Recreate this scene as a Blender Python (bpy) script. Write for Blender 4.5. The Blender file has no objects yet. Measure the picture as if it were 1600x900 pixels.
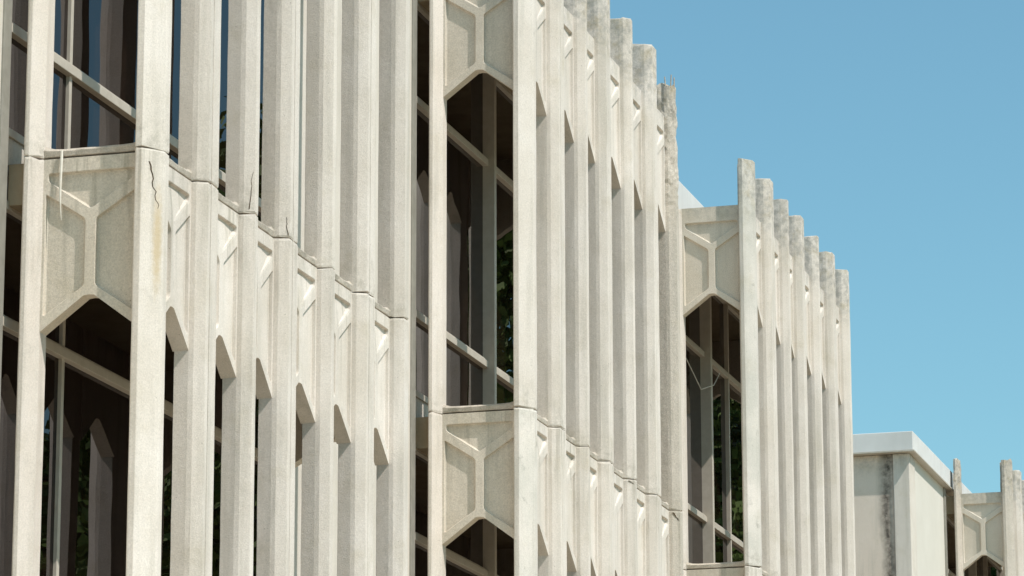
import bpy, bmesh, math, random
from mathutils import Vector, noise, Matrix
from mathutils.geometry import tessellate_polygon
R = math.radians
scn = bpy.context.scene
col = scn.collection

# ------------------------------------------------------------------ camera, sky, sun, exposure
cd = bpy.data.cameras.new("camera"); cam = bpy.data.objects.new("camera", cd); col.objects.link(cam)
cd.lens = 36 * 5795 / 1600; cd.sensor_width = 36; cd.clip_end = 6000; cd.clip_start = .1
cam.location = (0, 0, 1.6)
cam.matrix_world = Matrix.Translation((0, 0, 1.6)) @ (Matrix.Rotation(R(16.17), 4, 'Z') @ Matrix.Rotation(R(90 + 13.35), 4, 'X') @ Matrix.Rotation(R(-.12), 4, 'Z'))
scn.camera = cam
w = bpy.data.worlds.new("World"); scn.world = w; w.use_nodes = True
nt = w.node_tree; bg = nt.nodes['Background']
sky = nt.nodes.new('ShaderNodeTexSky'); sky.sky_type = 'NISHITA'; sky.sun_disc = False
SUN = Vector((.525, -.20, .80)).normalized()
sky.sun_elevation = math.asin(SUN.z); sky.sun_rotation = math.atan2(SUN.x, SUN.y)
sky.air_density = 1.0; sky.dust_density = 1.0; sky.ozone_density = 1.0
tint = nt.nodes.new('ShaderNodeMix'); tint.data_type = 'RGBA'; tint.blend_type = 'MULTIPLY'; tint.inputs[0].default_value = 1
nt.links.new(sky.outputs[0], tint.inputs[6]); tint.inputs[7].default_value = (.76, 1.095, 1.0, 1)      # the photograph's film renders the blue towards cyan
nt.links.new(tint.outputs[2], bg.inputs[0]); bg.inputs[1].default_value = .110
sd = bpy.data.lights.new("sun", 'SUN'); sd.energy = 3.45; sd.angle = R(.5); sd.color = (1, .94, .885)
so = bpy.data.objects.new("sun", sd); col.objects.link(so)
so.rotation_euler = (-SUN).to_track_quat('-Z', 'Y').to_euler(); so.location = (30, -20, 40)
scn.view_settings.view_transform = 'Standard'; scn.view_settings.look = 'None'
scn.view_settings.exposure = .41; scn.view_settings.gamma = 1

# ------------------------------------------------------------------ materials
def N(nt, t, **k):
    n = nt.nodes.new(t)
    for a, b in k.items(): setattr(n, a, b)
    return n
def newmat(name, rough=.9, spec=.2):
    m = bpy.data.materials.new(name); m.use_nodes = True
    b = m.node_tree.nodes['Principled BSDF']
    b.inputs['Roughness'].default_value = rough
    b.inputs['Specular IOR Level'].default_value = spec
    return m, m.node_tree, b
def mixc(nt, fac, a, b, mode='MIX'):
    n = N(nt, 'ShaderNodeMix', data_type='RGBA', blend_type=mode)
    for s, v in ((n.inputs[0], fac), (n.inputs[6], a), (n.inputs[7], b)):
        if hasattr(v, 'is_output'): nt.links.new(v, s)
        else: s.default_value = v if not isinstance(v, tuple) else (*v, 1)
    return n.outputs[2]
def ramp(nt, src, p0, p1, c0=0, c1=1):
    n = N(nt, 'ShaderNodeMapRange'); n.clamp = True
    nt.links.new(src, n.inputs[0])
    for i, v in enumerate((p0, p1, c0, c1)): n.inputs[i + 1].default_value = v
    return n.outputs[0]
def mul(nt, a, b, op='MULTIPLY'):
    n = N(nt, 'ShaderNodeMath', operation=op)
    for s, v in ((n.inputs[0], a), (n.inputs[1], b)):
        if hasattr(v, 'is_output'): nt.links.new(v, s)
        else: s.default_value = v
    return n.outputs[0]
def tex(nt, vec, scale, detail=4, rough=.55, sc=None):
    if sc:
        mp = N(nt, 'ShaderNodeMapping'); mp.inputs['Scale'].default_value = sc
        nt.links.new(vec, mp.inputs[0]); vec = mp.outputs[0]
    n = N(nt, 'ShaderNodeTexNoise'); n.inputs['Scale'].default_value = scale
    n.inputs['Detail'].default_value = detail; n.inputs['Roughness'].default_value = rough
    nt.links.new(vec, n.inputs['Vector']); return n.outputs['Fac']

def concrete(name, base=(.66, .59, .515), light=(.75, .68, .615), grain=.5, stain=None, dirt_all=.25, coarse=.0022):
    m, nt, b = newmat(name)
    geo = N(nt, 'ShaderNodeNewGeometry'); P = geo.outputs['Position']
    big = tex(nt, P, 1.7, 5, .6)
    c = mixc(nt, ramp(nt, big, .35, .68), base, light)
    # vertical wash streaks
    st = tex(nt, P, 9, 4, .6, (1, 1, .07))
    c = mixc(nt, mul(nt, ramp(nt, st, .50, .70), .38), c, (.40, .37, .31))
    # warm/ochre blotches
    oc = tex(nt, P, 3.3, 5, .65)
    c = mixc(nt, mul(nt, ramp(nt, oc, .56, .74), .30), c, (.47, .40, .27))
    # weathering of the parapet and of the storey joints
    sep = N(nt, 'ShaderNodeSeparateXYZ'); nt.links.new(P, sep.inputs[0])
    top = ramp(nt, sep.outputs[2], 10.75, 11.1)
    wn = tex(nt, P, 13, 6, .72)
    c = mixc(nt, mul(nt, mul(nt, ramp(nt, wn, .42, .62), top), .58), c, (.23, .225, .20))
    on = tex(nt, P, 8, 5, .7)
    c = mixc(nt, mul(nt, mul(nt, ramp(nt, on, .52, .68), top), .5), c, (.42, .34, .20))
    d1 = N(nt, 'ShaderNodeMath', operation='SUBTRACT'); nt.links.new(sep.outputs[2], d1.inputs[0]); d1.inputs[1].default_value = 7.38
    ab = N(nt, 'ShaderNodeMath', operation='ABSOLUTE'); nt.links.new(d1.outputs[0], ab.inputs[0])
    nearj = ramp(nt, ab.outputs[0], 0, .20, 1, 0)
    c = mixc(nt, mul(nt, mul(nt, ramp(nt, wn, .46, .66), nearj), .5), c, (.33, .30, .24))
    dz = N(nt, 'ShaderNodeMath', operation='SUBTRACT'); dz.inputs[0].default_value = 7.33; nt.links.new(sep.outputs[2], dz.inputs[1])
    below = mul(nt, ramp(nt, dz.outputs[0], -.01, .02), ramp(nt, dz.outputs[0], .05, .9, 1, 0))
    rn = tex(nt, P, 17, 4, .6, (1, 1, .05))
    c = mixc(nt, mul(nt, mul(nt, ramp(nt, rn, .54, .66), below), .5), c, (.30, .27, .21))
    # dirty patches anywhere
    dn = tex(nt, P, 5.5, 7, .72)
    c = mixc(nt, mul(nt, ramp(nt, dn, .60, .75), dirt_all), c, (.27, .25, .21))
    # aggregate grain
    g = tex(nt, P, 100, 3, .8)
    gg = ramp(nt, g, .3, .7, 1 - .32 * grain, 1 + .18 * grain)
    oi = N(nt, 'ShaderNodeObjectInfo'); gg = mul(nt, gg, ramp(nt, oi.outputs['Random'], 0, 1, .93, 1.04))
    gm = N(nt, 'ShaderNodeCombineXYZ')
    for i in range(3): nt.links.new(gg, gm.inputs[i])
    c = mixc(nt, 1.0, c, gm.outputs[0], 'MULTIPLY')
    vo = N(nt, 'ShaderNodeTexVoronoi'); vo.inputs['Scale'].default_value = 26; nt.links.new(P, vo.inputs['Vector'])
    pitn = tex(nt, P, 6, 2)
    pit = mul(nt, ramp(nt, vo.outputs['Distance'], .06, .12, 1, 0), ramp(nt, pitn, .58, .66))
    c = mixc(nt, mul(nt, pit, .6), c, (.16, .13, .09))
    if stain:
        (sx, sy, sz), (rx, rz), sc_ = stain
        vs = N(nt, 'ShaderNodeVectorMath', operation='SUBTRACT'); nt.links.new(P, vs.inputs[0]); vs.inputs[1].default_value = (sx, sy, sz)
        vm = N(nt, 'ShaderNodeVectorMath', operation='MULTIPLY'); nt.links.new(vs.outputs[0], vm.inputs[0]); vm.inputs[1].default_value = (1 / rx, 1 / rx, 1 / rz)
        ln = N(nt, 'ShaderNodeVectorMath', operation='LENGTH'); nt.links.new(vm.outputs[0], ln.inputs[0])
        dd = mul(nt, ln.outputs['Value'], mul(nt, tex(nt, P, 30, 6, .75), 1.1), 'ADD')
        c = mixc(nt, mul(nt, ramp(nt, dd, .85, 1.5, 1, 0), .8), c, sc_)
    nt.links.new(c, b.inputs['Base Color'])
    h1 = tex(nt, P, 160, 3, .8); h2 = tex(nt, P, 22, 4, .6)
    hh = mul(nt, h1, mul(nt, h2, .9), 'ADD')
    bp = N(nt, 'ShaderNodeBump'); bp.inputs['Strength'].default_value = .55; bp.inputs['Distance'].default_value = coarse * 2.3
    nt.links.new(hh, bp.inputs['Height']); nt.links.new(bp.outputs[0], b.inputs['Normal'])
    return m
def plain(name, c0, c1, rough=.6, scale=4, metal=0, spec=.4, streak=None, bump=0):
    m, nt, b = newmat(name, rough, spec)
    P = N(nt, 'ShaderNodeNewGeometry').outputs['Position']
    c = mixc(nt, ramp(nt, tex(nt, P, scale, 5, .6), .35, .65), c0, c1)
    if streak:
        c = mixc(nt, mul(nt, ramp(nt, tex(nt, P, 6, 5, .6, (1, 1, .08)), .5, .7), .4), c, streak)
    nt.links.new(c, b.inputs['Base Color']); b.inputs['Metallic'].default_value = metal
    if bump:
        bp = N(nt, 'ShaderNodeBump'); bp.inputs['Strength'].default_value = .4; bp.inputs['Distance'].default_value = bump
        nt.links.new(tex(nt, P, 90, 3, .7), bp.inputs['Height']); nt.links.new(bp.outputs[0], b.inputs['Normal'])
    return m
M = {}
M['conc'] = concrete('precast_concrete')
M['conc_panel'] = concrete('panel_concrete', (.61, .54, .445), (.70, .63, .54), .7, dirt_all=.3)
M['conc_rough'] = concrete('weathered_concrete', (.56, .495, .415), (.66, .585, .505), .9, dirt_all=.5, coarse=.006)
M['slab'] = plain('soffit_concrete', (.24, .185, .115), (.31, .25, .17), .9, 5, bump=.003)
M['crack'] = plain('crack_dark', (.05, .035, .02), (.09, .06, .035), 1, 40)
M['stucco'] = concrete('wall_stucco', (.61, .55, .48), (.68, .62, .55), .3, dirt_all=.08, coarse=.001)
M['alu'] = plain('aluminium_frame', (.46, .41, .34), (.52, .47, .40), .45, 12, .0, .5)
M['smooth_wall'] = plain('smooth_pale_wall', (.62, .58, .51), (.66, .62, .55), .85, 1.5, bump=.001)
M['alu_dark'] = plain('grey_metal_strip', (.25, .235, .20), (.31, .29, .25), .5, 9, 0, .4)
M['fascia'] = plain('pale_metal_fascia', (.64, .63, .61), (.71, .70, .68), .6, 2, 0, .25, streak=(.56, .55, .52))
M['roof'] = plain('roof_gravel', (.30, .29, .27), (.38, .37, .34), .95, 6)
M['white_cord'] = plain('white_cord', (.62, .58, .50), (.72, .69, .62), .8, 20)
M['rust'] = plain('rusty_bar', (.36, .27, .18), (.5, .42, .32), .9, 30)
def glassmat():
    m, nt, b = newmat('dark_window_glass', .0, .5)
    b.inputs['IOR'].default_value = 1.43; b.inputs['Specular Tint'].default_value = (1, .68, .78, 1)
    P = N(nt, 'ShaderNodeNewGeometry').outputs['Position']
    c = mixc(nt, ramp(nt, tex(nt, P, .7, 3), .35, .65), (.004, .0025, .0015), (.010, .006, .004))
    nt.links.new(c, b.inputs['Base Color'])
    bp = N(nt, 'ShaderNodeBump'); bp.inputs['Strength'].default_value = .25; bp.inputs['Distance'].default_value = .01
    nt.links.new(tex(nt, P, 1.1, 2, .4), bp.inputs['Height']); nt.links.new(bp.outputs[0], b.inputs['Normal'])
    return m
M['glass'] = glassmat()
def stained_wall():
    m = concrete('stained_front_wall', (.66, .565, .475), (.72, .62, .53), .5, dirt_all=.1, coarse=.001)
    nt = m.node_tree; b = nt.nodes['Principled BSDF']
    src = b.inputs['Base Color'].links[0].from_socket
    P = N(nt, 'ShaderNodeNewGeometry').outputs['Position']
    sep = N(nt, 'ShaderNodeSeparateXYZ'); nt.links.new(P, sep.inputs[0])
    wob = tex(nt, P, 2.2, 5, .6); wob2 = tex(nt, P, 14, 6, .7)
    x = mul(nt, sep.outputs[0], mul(nt, wob, .16), 'ADD')
    d = N(nt, 'ShaderNodeMath', operation='ABSOLUTE'); nt.links.new(mul(nt, x, 8.955 - .085, 'ADD'), d.inputs[0])
    band = ramp(nt, d.outputs[0], .01, .13, 1, 0)
    c = mixc(nt, mul(nt, band, ramp(nt, wob2, .12, .6)), src, (.10, .085, .07))
    nt.links.new(c, b.inputs['Base Color'])
    return m
M['front'] = stained_wall()

# ------------------------------------------------------------------ object helpers
def link(name, me, parent=None, mats=None, bevel=0, smooth=False):
    o = bpy.data.objects.new(name, me); col.objects.link(o)
    if parent: o.parent = parent
    for m in (mats or []): me.materials.append(m)
    if bevel:
        md = o.modifiers.new('bevel', 'BEVEL'); md.width = bevel; md.segments = 2; md.limit_method = 'ANGLE'; md.angle_limit = R(28)
    return o
def thing(name, label, cat, loc=(0, 0, 0), group=None):
    o = bpy.data.objects.new(name, None); col.objects.link(o); o.location = loc
    o['label'] = label; o['category'] = cat
    if group: o['group'] = group
    return o
def finish(bm, name):
    bmesh.ops.recalc_face_normals(bm, faces=bm.faces)
    me = bpy.data.meshes.new(name); bm.to_mesh(me); bm.free(); return me
def box_bm(bm, x0, x1, y0, y1, z0, z1):
    v = [bm.verts.new(p) for p in ((x0, y0, z0), (x1, y0, z0), (x1, y1, z0), (x0, y1, z0), (x0, y0, z1), (x1, y0, z1), (x1, y1, z1), (x0, y1, z1))]
    for f in ((0, 3, 2, 1), (4, 5, 6, 7), (0, 1, 5, 4), (1, 2, 6, 5), (2, 3, 7, 6), (3, 0, 4, 7)): bm.faces.new([v[i] for i in f])
def boxes(name, bs, mat, parent, bevel=.004):
    bm = bmesh.new()
    for b in bs: box_bm(bm, *b)
    return link(name, finish(bm, name), parent, [mat], bevel)

def prism(poly, z0, z1, seed=0, step=.16, jit=.0012, chip=.006, ragged=None, seam=None, topslope=0):
    """column with the given plan section; edges wobble slightly, ends are chipped; ragged=(z_from, amount)"""
    rnd = random.Random(seed)
    pts = [Vector(p) for p in poly]
    if ragged:
        q = []
        for a, b in zip(pts, pts[1:] + pts[:1]):
            k = max(1, int((b - a).length / .025))
            q += [a.lerp(b, i / k) for i in range(k)]
        pts = q
    cen = sum(pts, Vector((0, 0))) / len(pts)
    zs = [z0, z0 + .012]
    z = z0 + step
    while z < z1 - step * .6:
        zs.append(z); z += step if not (ragged and z > ragged[0]) else .035
    zs += [z1 - .012, z1]
    bm = bmesh.new(); rings = []
    for k, z in enumerate(zs):
        ring = []
        for i, p in enumerate(pts):
            d = (p - cen); dn = d.normalized()
            off = rnd.uniform(-jit, jit)
            if k in (0, len(zs) - 1): off -= chip * (.4 + rnd.random() ** 2 * 2.2)
            zz = z
            if ragged and z > ragged[0]:
                t = (z - ragged[0]) / (z1 - ragged[0])
                n1 = noise.noise(Vector((p.x * 14, p.y * 14, z * 7 + seed)))
                n2 = noise.noise(Vector((p.x * 40, p.y * 40, z * 28 + seed)))
                off -= ragged[1] * t * (.45 + n1 * 1.1) + ragged[1] * .35 * n2 * min(1, t * 3)
                if k == len(zs) - 1: zz += .05 * n1
            if k in (0, 1, len(zs) - 2, len(zs) - 1): zz += rnd.uniform(-.006, .006)
            if k == len(zs) - 1: zz -= topslope * (p.x - cen.x)
            ring.append(bm.verts.new((p.x + dn.x * off, p.y + dn.y * off, zz)))
        rings.append(ring)
    n = len(pts)
    for a, b in zip(rings, rings[1:]):
        for i in range(n): bm.faces.new((a[i], a[(i + 1) % n], b[(i + 1) % n], b[i]))
    bm.faces.new(rings[0][::-1]); bm.faces.new(rings[-1])
    return finish(bm, 'column')

def roundpoly(pts, r, seg=3):
    out = []; n = len(pts)
    for i in range(n):
        a, b, c = Vector(pts[i - 1]), Vector(pts[i]), Vector(pts[(i + 1) % n])
        u = (a - b); v = (c - b); rr = min(r, u.length * .4, v.length * .4)
        p0 = b + u.normalized() * rr; p1 = b + v.normalized() * rr
        for k in range(seg + 1):
            t = k / seg; out.append(p0 * (1 - t) ** 2 + b * 2 * t * (1 - t) + p1 * t * t)
    return out
def inset(pts, d):
    n = len(pts); out = []
    area = sum(pts[i].x * pts[(i + 1) % n].y - pts[(i + 1) % n].x * pts[i].y for i in range(n))
    s = 1 if area > 0 else -1
    for i in range(n):
        a, b, c = pts[i - 1], pts[i], pts[(i + 1) % n]
        e1 = (b - a).normalized(); e2 = (c - b).normalized()
        n1 = Vector((-e1.y, e1.x)) * s; n2 = Vector((-e2.y, e2.x)) * s
        nn = (n1 + n2).normalized(); k = 1 / max(.5, nn.dot(n1))
        out.append(b + nn * d * k)
    return out

REC = .029; T = .10
APEX, SHO = -.825, -1.03
def spandrel_mesh(W, top=0.0, seed=0, REC=REC, ramp_low=False):
    """hexagon-ribbed plate W wide; local u (x), z; outward = -y. plate front at y=0"""
    s = W / .55; h = W / 2
    def c(p): return [Vector((x * s, z)) for x, z in p]
    out = [Vector(p) for p in ((-h, top), (h, top), (h, SHO), (.03 * s, APEX - .004), (0, APEX), (-.03 * s, APEX - .004), (-h, SHO))]
    cells = [c([(-.25, -.082), (-.25, -.135), (0, -.318), (.25, -.135), (.25, -.082)]),
             c([(-.262, -.202), (-.262, -.945), (-.027, -.770), (-.027, -.368)]),
             c([(.262, -.202), (.027, -.368), (.027, -.770), (.262, -.945)])]
    holes = [roundpoly(q, .024) for q in cells]
    rnd = random.Random(seed)
    bm = bmesh.new()
    def V(p, y): return bm.verts.new((p.x, y, p.y))
    loops2 = [out] + holes
    flat = [p for l in loops2 for p in l]
    tris = tessellate_polygon([[Vector((p.x, p.y, 0)) for p in l] for l in loops2])
    fv = [V(p, 0) for p in flat]
    for t in tris:
        try: bm.faces.new([fv[i] for i in t])
        except ValueError: pass
    k = len(out)
    for l in holes:
        n = len(l); prev = fv[k:k + n]; k += n
        ztop = max(p.y for p in l)
        for dd, dep in ((.003, .0015), (.007, REC * .85), (.014, REC)):
            ins = inset(l, dd)
            cur = [V(p, dep * (.07 if ramp_low and l is holes[0] and p.y < ztop - .034 else 1)) for p in ins]
            for i in range(n): bm.faces.new((prev[i], prev[(i + 1) % n], cur[(i + 1) % n], cur[i]))
            prev = cur
        bm.faces.new(prev)
    # outline sides and back; chamfer on the arch underside
    fo = fv[:len(out)]
    bk = [V(p, T) for p in out]
    for i in range(len(out)):
        j = (i + 1) % len(out); bm.faces.new((fo[i], fo[j], bk[j], bk[i]))
    bt = tessellate_polygon([[Vector((p.x, p.y, 0)) for p in out]])
    for t in bt: bm.faces.new([bk[i] for i in t])
    return finish(bm, 'spandrel')
def sill_mesh(W, seed=0):
    rnd = random.Random(seed); bm = bmesh.new(); h = W / 2; n = 10; rings = []
    for i in range(n + 1):
        u = -h + W * i / n; e = .02 * max(0, 1 - (min(i, n - i)) / 1.2)
        j = lambda a=.003: rnd.uniform(-a, a)
        rings.append([bm.verts.new(p) for p in ((u, 0.002 + j(), .008 + j(.002)), (u, -.004 + j(), .042 + j(.002) + e * .3), (u, .02 + j(), .058 + e), (u, T - .002, .062 + e), (u, T - .002, .006))])
    for a, b in zip(rings, rings[1:]):
        for i in range(5): bm.faces.new((a[i], a[(i + 1) % 5], b[(i + 1) % 5], b[i]))
    bm.faces.new(rings[0]); bm.faces.new(rings[-1][::-1])
    return finish(bm, 'sill')

# ------------------------------------------------------------------ geometry constants (metres, from the photograph's vanishing points)
XO, XP, XB = -7.69, -7.785, -7.875          # rib nose, panel front, panel back of the long side
XL0, XL1, XR = -8.52, -8.43, -7.83       # left rib of the end wall, its opening edges
XW, XG = -8.635, -8.675                     # main wall, glass plane
J1, J2, J0 = 7.33, 10.93, 3.73
TOPCOL, TOPPAN = 11.46, 11.0
FA, FB = .044, .036
ribs = [0, .86, 1.58, 2.36, 3.12, 4.0, 4.77]         # right edge of every rib nose
nose = [0, .17, .05, .15, .05, .17, .09]
seams = {1: .125, 3: .10, 5: .125}

def bay(bld, Yb, sc, tag_, name_group, special=None):
    """one projecting bay: 7 ribs along the long side, an end wall facing the camera and one facing away"""
    special = special or {}
    yy = lambda v: Yb + v * sc
    L = yy(ribs[-1])
    def column(poly, seed, key, rear=False):
        for z0, z1, lvl in ((0.0, J1 - .004, 1), (J1 + .004, TOPCOL, 2)):
            kw = dict(special.get((key, lvl), {}))
            mat = kw.pop('mat', M['conc'])
            sub = kw.pop('sub', None)
            zt = kw.pop('top', z1)
            if lvl == 2 and 'top' not in special.get((key, lvl), {}): zt += random.Random(seed).uniform(-.02, .015)
            me = prism(poly, z0, zt, seed * 7 + lvl, chip=.0035, topslope=random.Random(seed + 5).uniform(-.05, .05) if lvl == 2 else 0, **kw)
            c = link('column', me, bld, [mat], .0045)
            if sub: sub(c)
    # corner at the near end
    near = [(XB, yy(0) + .06), (XB, Yb), (XR, Yb), (XR, Yb - .10), (XR + .004, Yb - .19), (XR + .012, Yb - .2), (XR + .05, Yb - .2), (XO - .008, Yb - .075), (XO, Yb - .055), (XO, Yb), (XO - .012, Yb + .012), (XP, Yb + .06)]
    column(near, tag_ * 100 + 1, 'corner')
    # left rib of the near end wall
    column([(XL0, Yb), (XL0, Yb - .19), (XL0 + .01, Yb - .2), (XL0 + .036, Yb - .2), (XL1 - .018, Yb - .125), (XL1, Yb - .10), (XL1, Yb)], tag_ * 100 + 2, 'left')
    rear = L + .08
    far = [(XB, L + .0), (XB, L - nose[-1] - FA), (XP, L - nose[-1] - FA), (XP + .03, L - nose[-1] - FA + .005), (XO, L - nose[-1]), (XO, L), (XR + .05, rear), (XR + .03, rear), (XR, rear - .1), (XR, L)]
    for i in range(1, 6):
        e = yy(ribs[i]); a = e - nose[i]
        if i in seams:
            s_ = e - seams[i]
            poly = [(XB, a - FA), (XP, a - FA), (XP + .030, a - FA + .005), (XO - .006, a - .005), (XO, a), (XO, s_ - .010), (XO - .030, s_ - .004), (XO - .030, s_ + .006), (XO - .003, s_ + .012), (XO - .003, e - .003), (XO - .01, e), (XO - .06, e + .026), (XP, e + FB), (XB, e + FB)]
        else:
            poly = [(XB, a - FA), (XP, a - FA), (XP + .030, a - FA + .005), (XO - .006, a - .005), (XO, a + .002), (XO, e - .004), (XO - .008, e), (XO - .06, e + .026), (XP, e + FB), (XB, e + FB)]
        column(poly, tag_ * 100 + 10 + i, i)
    column(far, tag_ * 100 + 17, 6)
    # hexagon-ribbed spandrels and sills
    W = XR - XL1; xc = (XR + XL1) / 2
    n = 0
    def place(Wd, x, y, rot, pm):
        nonlocal n
        for J, lvl in ((J1 - .004, 1), (J2, 2)):
            n += 1
            me = spandrel_mesh(Wd + .004, (TOPPAN - J2) if lvl == 2 else 0, n, .027 if abs(rot - math.pi / 2) < .1 else REC, abs(rot - math.pi / 2) < .1)
            o = link('hexagonal_panel', me, bld, [pm], .003)
            o.location = (x, y, J); o.rotation_euler.z = rot
            if lvl == 1:
                s2 = link('window_sill', sill_mesh(Wd + .004, tag_ * 50 + n), bld, [M['conc_rough']], .003)
                s2.location = (x, y, J1); s2.rotation_euler.z = rot
    place(W, xc, Yb - .1, 0, M['conc_panel'])
    place(XR + 8.56, (XR - 8.56) / 2, rear - .1, math.pi, M['conc_panel'])
    for i in range(6):
        y0 = yy(ribs[i]) + (FB if i else .06); y1 = yy(ribs[i + 1]) - nose[i + 1] - FA
        place(y1 - y0, XP, (y0 + y1) / 2, math.pi / 2, M['conc'])
    # floor slab and roof slab that tie the screen to the wall
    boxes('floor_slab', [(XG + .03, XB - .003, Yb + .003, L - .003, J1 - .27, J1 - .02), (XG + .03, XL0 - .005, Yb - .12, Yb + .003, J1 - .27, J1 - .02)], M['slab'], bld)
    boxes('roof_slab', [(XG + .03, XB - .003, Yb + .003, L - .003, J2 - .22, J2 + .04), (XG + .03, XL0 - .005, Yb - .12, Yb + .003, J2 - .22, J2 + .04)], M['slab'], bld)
    return L

def glazing(bld, Y0, Y1, mulls):
    """window strip of two storeys between Y0 and Y1"""
    for zb, zt, trs in ((3.93, 7.04, (4.55, 6.38)), (7.53, 10.68, (8.15, 9.90))):
        f = [(XG - .03, XG + .035, Y0, Y1, zb - .05, zb + .0), (XG - .03, XG + .035, Y0, Y1, zt, zt + .05)]
        f += [(XG - .03, XG + .045, Y0, Y1, z - .045, z + .012) for z in trs] + [(XG - .03, XG + .03, Y0, Y1, z + .015, z + .03) for z in trs]
        win = boxes('window', f, M['alu'], bld, .003)
        ms = [(Y0 + .001, .03, .0), (Y1 - .051, .05, .05)] + mulls
        for y, wd, dp in ms: boxes('mullion', [(XG - .025, XG + dp, y, y + wd, zb + .001, zt - .001)], M['alu'], win, .003)
        ys = sorted([(y, wd) for y, wd, dp in ms]); zz = [zb] + list(trs) + [zt]
        for (ya, wa), (yb, _) in zip(ys, ys[1:]):
            for za, zc in zip(zz, zz[1:]):
                boxes('pane', [(XG - .012, XG - .004, ya + wa - .01, yb + .01, za - .01, zc + .01)], M['glass'], win, 0)
    # upstands: pale strips between the storeys
    for q in [(XG - .2, XG + .02, Y0, Y1, J1 - .019, 7.478), (XG - .2, XG + .01, Y0, Y1, 7.092, J1 - .02), (XG - .2, XG + .01, Y0, Y1, 10.732, 11.05), (XG - .2, XG + .01, Y0, Y1, 0, 3.878)]: boxes('wall', [q], M['stucco'], bld, 0)

# ------------------------------------------------------------------ ground
bm = bmesh.new()
for p in ((-3000, -3000, 0), (3000, -3000, 0), (3000, 3000, 0), (-3000, 3000, 0)): bm.verts.new(p)
bm.faces.new(bm.verts)
g = link('ground', finish(bm, 'ground'), None, [plain('dry_lawn', (.10, .10, .045), (.15, .13, .07), .95, .3)]); g['kind'] = 'structure'
bm = bmesh.new()
for p in ((-8.8, -20, .02), (14, -20, .02), (14, 90, .02), (-8.8, 90, .02)): bm.verts.new(p)
bm.faces.new(bm.verts)
g = link('pavement', finish(bm, 'pavement'), None, [plain('paving', (.40, .33, .235), (.46, .385, .285), .95, .8)]); g['kind'] = 'structure'

# ------------------------------------------------------------------ main building
B1, B2, B3, B4 = 19.385, 27.217, 35.32, 52.28
A = thing('office_building', 'long pale concrete office building with three projecting ribbed bays, filling the left of the photo', 'building', (-15, 25, 0))
from mathutils import Matrix as Mx
def keep(bld):
    for o in list(col.objects):
        if o.parent == bld: o.matrix_parent_inverse = Mx.Translation(-Vector(bld.location))

def crack_line(parent, pts, r0=.004):
    bm = bmesh.new(); rings = []
    for i, p in enumerate(pts):
        p = Vector(p); t = i / (len(pts) - 1); r = r0 * (1 - .8 * t) + .0006
        rings.append([bm.verts.new(p + Vector((.61, .79, 0)) * math.cos(a) * r + Vector((.79, -.61, 0)) * math.sin(a) * .0012) for a in (0, math.pi / 2, math.pi, 3 * math.pi / 2)])
    for a, b in zip(rings, rings[1:]):
        for i in range(4): bm.faces.new((a[i], a[(i + 1) % 4], b[(i + 1) % 4], b[i]))
    return link('crack', finish(bm, 'crack'), parent, [M['crack']])
def chamf(Yb, u, z):      # point on the bright corner chamfer
    a = Vector((XR + .052, Yb - .198)); b = Vector((XO - .008, Yb - .075)); p = a.lerp(b, u)
    return (p.x + .0006, p.y - .0006, z)
def crack1(c):
    rnd = random.Random(3); pts = []
    for k in range(12):
        t = k / 11; pts.append(chamf(B1, .38 + .42 * t + rnd.uniform(-.08, .08), 7.25 - .27 * t))
    crack_line(c, pts, .005)
    pts = [chamf(B1, .42 + .1 * math.sin(k), 4.6 - .1 * k) for k in range(4)]
def facet_crack(Yb, sc, i, z0, z1, u0, u1, seed, r0=.004):
    def f(c):
        rnd = random.Random(seed); a = Yb + ribs[i] * sc - nose[i]; pts = []
        A_, B_ = Vector((XP + .03, a - FA + .005)), Vector((XO - .006, a - .005))
        for k in range(9):
            t = k / 8; p = A_.lerp(B_, min(.97, max(.03, u0 + (u1 - u0) * t + rnd.uniform(-.07, .07))))
            pts.append((p.x, p.y - .0012, z0 + (z1 - z0) * t))
        crack_line(c, pts, r0)
    return f
rx, ry, _ = chamf(B1, .80, 6.78)
rustmat = concrete('rust_stained_concrete', stain=((rx, ry, 6.78), (.045, .40), (.54, .42, .26)))
lich = concrete('lichen_stained_concrete', base=(.56, .53, .47), dirt_all=.75)
LA = []
LA.append(bay(A, B1, .955, 1, 'near', {('corner', 1): dict(mat=rustmat, sub=crack1), (2, 2): dict(sub=facet_crack(B1, .955, 2, 7.36, 7.60, .5, .8, 5, .0028)), (3, 2): dict(sub=facet_crack(B1, .955, 3, 7.35, 7.47, .85, .7, 6, .003))}))
LA.append(bay(A, B2, 1.005, 2, 'mid', {('corner', 1): dict(mat=lich), (6, 2): dict(ragged=(9.9, .026), top=11.30, mat=M['conc_rough']), (6, 1): dict(mat=M['conc_rough'], sub=facet_crack(B2, 1.005, 6, 7.31, 7.24, .2, .9, 8, .016)), (4, 1): dict(sub=facet_crack(B2, 1.005, 4, 7.318, 7.29, .3, .9, 9, .014))}))
LA.append(bay(A, B3, 1.022, 3, 'far', {('left', 2): dict(top=TOPPAN + .0, mat=M['conc']), ('corner', 2): dict(mat=lich)}))
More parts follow.
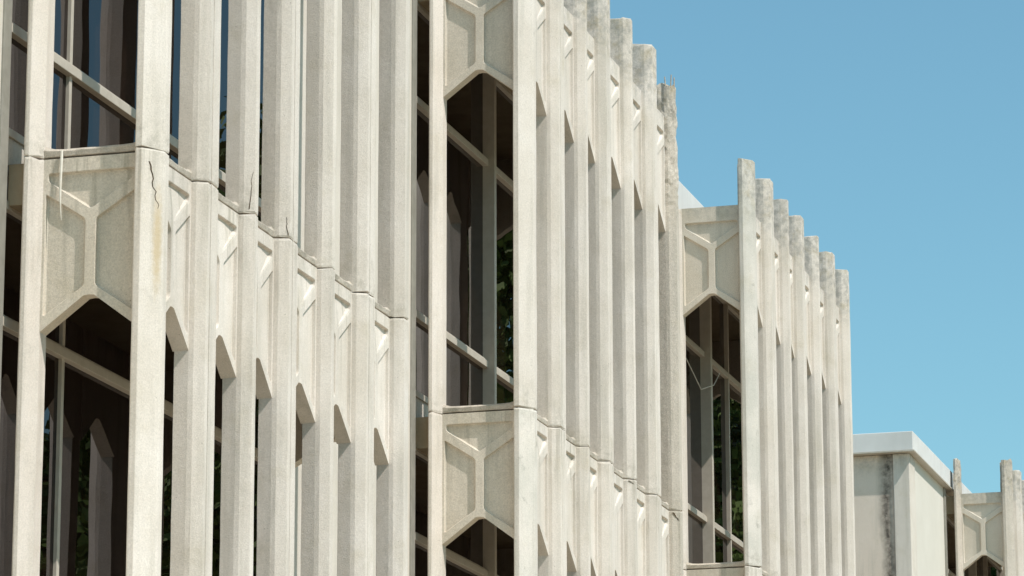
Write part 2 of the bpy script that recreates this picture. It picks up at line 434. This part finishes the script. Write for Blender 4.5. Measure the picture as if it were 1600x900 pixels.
# bare reinforcing bars on the broken rib of the middle bay
bm = bmesh.new(); Lb = LA[1]
for dx, dy, h, lean in ((-.085, -.12, .10, -.01), (-.035, -.1, .12, .008), (-.012, -.07, .10, .0)):
    bmesh.ops.create_cone(bm, segments=6, radius1=.006, radius2=.005, depth=h, matrix=Mx.Translation((XO + dx, Lb + dy, 11.28 + h / 2)) @ Mx.Rotation(lean * 8, 4, 'Y'), cap_ends=True)
link('reinforcing_bar', finish(bm, 'reinforcing_bar'), A, [M['rust']])
gaps = []
for Yb, L, mulls in ((B1, LA[0], [(20.15, .04, .02), (22.3, .05, .06)]), (B2, LA[1], [(29.05, .06, .10), (30.9, .05, .06)]), (B3, LA[2], [(37.0, .07, .11), (38.13, .04, .04), (39.3, .05, .06)])):
    glazing(A, Yb - .18, L + .12, mulls); gaps.append((Yb - .18, L + .12))
prev = 8.0
for a, b in gaps + [(41.2, None)]:
    boxes('wall', [(XW - .5, XW, prev, a - .11 if b else a, 0, 11.085)], M['stucco'], A, 0)
    if b:
        boxes('metal_strip', [(XW - .3, XW + .012, a - .109, a - .001, 0, 11.08)], M['alu_dark'], A, .003); prev = b
boxes('wall', [(-22, XW - .55, 8.0, 41.15, 0, 11.0)], M['stucco'], A, 0)
boxes('wall', [(-22, -13.0, 41.2, 49.0, 0, 11.0)], M['stucco'], A, 0)
boxes('roof_fascia', [(-22, XW + .07, 7.95, 41.25, 11.09, 11.425)], M['fascia'], A, .006)
keep(A)

# ------------------------------------------------------------------ annex with the metal roof edge and the far bay
Bd = thing('annex_building', 'pale flat-roofed block with metal roof edge and one ribbed bay, at the right edge', 'building', (-15, 55, 0))
L4 = bay(Bd, B4, 1.02, 4, 'annex', {('left', 2): dict(ragged=(11.0, .03), top=11.50, mat=M['conc_rough']), ('corner', 2): dict(mat=M['conc_rough'], ragged=(10.9, .008))})
glazing(Bd, B4 - .18, L4 + .2, [(54.2, .07, .11), (55.6, .05, .06)])
boxes('wall', [(-20, XW - .23, 49.2, 51.95, 0, 11.06)], M['front'], Bd, .01)
boxes('corner_pilaster', [(XW - .229, XW - .0, 49.17, 49.6, 0, 11.06)], M['stucco'], Bd, .012)
boxes('wall', [(XW - .229, XW - .012, 49.61, B4 - .35, 0, 11.06)], M['smooth_wall'], Bd, .0)
boxes('metal_strip', [(XW - .3, XW + .01, B4 - .349, B4 - .23, 0, 11.25)], M['alu_dark'], Bd, .003)
boxes('wall', [(XW - .359, XW, L4 + .2, 80, 0, 11.06)], M['stucco'], Bd, 0); boxes('wall', [(-20, XG - .37, 51.96, 80, 0, 11.06)], M['stucco'], Bd, 0)
bm = bmesh.new()
box_bm(bm, -20.1, XW + .07, 49.08, 80.1, 11.085, 11.345)
link('roof_fascia', finish(bm, 'roof_fascia'), Bd, [M['fascia']], .008)
boxes('drip_edge', [(-20.1, XW + .09, 49.06, 80.1, 11.062, 11.083)], M['alu'], Bd, .003)
keep(Bd)

# ------------------------------------------------------------------ loose things on the building
def tube(name, pts, r, mat, seg=6):
    bm = bmesh.new(); rings = []
    for i, p in enumerate(pts):
        p = Vector(p); d = (Vector(pts[min(i + 1, len(pts) - 1)]) - Vector(pts[max(i - 1, 0)])).normalized()
        a = d.orthogonal().normalized(); b = d.cross(a); rr = r[i] if isinstance(r, list) else r
        rings.append([bm.verts.new(p + (a * math.cos(t) + b * math.sin(t)) * rr) for t in [2 * math.pi * k / seg for k in range(seg)]])
    for x, y in zip(rings, rings[1:]):
        for i in range(seg): bm.faces.new((x[i], x[(i + 1) % seg], y[(i + 1) % seg], y[i]))
    bm.faces.new(rings[0][::-1]); bm.faces.new(rings[-1])
    return link(name, finish(bm, name), None, [mat])
xs = XL1 + .115
strip = tube('hanging_strip', [(xs, B1 - .112, 7.37), (xs + .002, B1 - .118, 7.30), (xs, B1 - .122, 7.15), (xs + .001, B1 - .12, 7.07), (xs + .004, B1 - .118, 7.01), (xs + .009, B1 - .117, 6.95)], [.008, .009, .008, .006, .004, .0015], M['white_cord'])
strip['label'] = 'thin white strip hanging from the sill over the hexagon panel of the nearest bay'; strip['category'] = 'strip'
xc = XG + .06
tube('cable', [(xc, 36.0, 9.68), (xc, 36.35, 9.58), (xc, 36.75, 9.46), (xc + .09, 36.95, 9.54), (xc + .1, 37.2, 9.72)], .005, M['white_cord']).parent = A
for o in A.children:
    if o.name.startswith('cable'): o.matrix_parent_inverse = Mx.Translation(-Vector(A.location))

# ------------------------------------------------------------------ trees across the lawn (mirrored in the window glass)
leafm, nt2, b2 = newmat('tree_leaves', .6, .3)
P2 = N(nt2, 'ShaderNodeNewGeometry').outputs['Position']
nt2.links.new(mixc(nt2, ramp(nt2, tex(nt2, P2, 1.3, 4), .35, .65), (.06, .10, .02), (.16, .23, .05)), b2.inputs['Base Color'])
bark = plain('bark', (.10, .075, .05), (.17, .13, .09), .95, 8)
def tree_meshes(seed, H, Rr):
    rnd = random.Random(seed); bm = bmesh.new()
    clumps = []
    for _ in range(95):
        a = rnd.uniform(0, 6.28); t = rnd.random(); z = H * (.30 + .66 * t); rad = Rr * math.sin(math.pi * (.18 + .74 * t)) * rnd.uniform(.35, 1)
        clumps.append((Vector((math.cos(a) * rad, math.sin(a) * rad, z)), rnd.uniform(.9, 2.0) * H / 18))
    for c, r in clumps:
        for _ in range(520):
            d = Vector((rnd.gauss(0, 1), rnd.gauss(0, 1), rnd.gauss(0, .8))).normalized() * r * rnd.uniform(.55, 1.08)
            q = c + d; u = Vector((rnd.gauss(0, 1), rnd.gauss(0, 1), rnd.gauss(0, .6))).normalized(); v = u.orthogonal().normalized(); s = rnd.uniform(.09, .20)
            bm.faces.new([bm.verts.new(q + u * s), bm.verts.new(q + v * s * .6), bm.verts.new(q - u * s), bm.verts.new(q - v * s * .6)])
    me = bpy.data.meshes.new('crown'); bm.to_mesh(me); bm.free()
    bm = bmesh.new()
    def limb(a, b, r0, r1):
        d = (b - a); m = Mx.Translation((a + b) / 2) @ d.to_track_quat('Z', 'Y').to_matrix().to_4x4()
        bmesh.ops.create_cone(bm, segments=8, radius1=r0, radius2=r1, depth=d.length, matrix=m, cap_ends=True)
    limb(Vector((0, 0, 0)), Vector((.2, .1, H * .4)), .34, .24); limb(Vector((.2, .1, H * .4)), Vector((0, .3, H * .8)), .24, .07)
    for c, r in clumps[:14]: limb(Vector((.15, .1, H * rnd.uniform(.28, .5))), c, .11, .03)
    me2 = bpy.data.meshes.new('trunk'); bm.to_mesh(me2); bm.free()
    me.materials.append(leafm); me2.materials.append(bark)
    return me, me2
protos = [tree_meshes(1, 17, 5.2), tree_meshes(2, 15, 5.6), tree_meshes(3, 18.5, 4.8)]
spots = [(-1, 88, 0), (5, 97, 1), (10, 84, 2), (17, 92, 0), (23, 82, 1), (30, 90, 2), (38, 84, 0)]
lab = ['tall leafy green tree %s in the row mirrored in the bay windows' % s for s in ('nearest the facade line', 'set back second', 'slender third', 'broad fourth', 'low fifth', 'tall sixth', 'outermost seventh')]
for i, (x, y, k) in enumerate(spots):
    t = thing('leafy_tree', lab[i], 'tree', (x, y, 0), 'trees across the lawn')
    link('crown', protos[k][0], t) if True else None
    link('trunk', protos[k][1], t)
    t.rotation_euler.z = i * 1.3; t.scale = (1.35, 1.35, 1.38 + .07 * (i % 3))
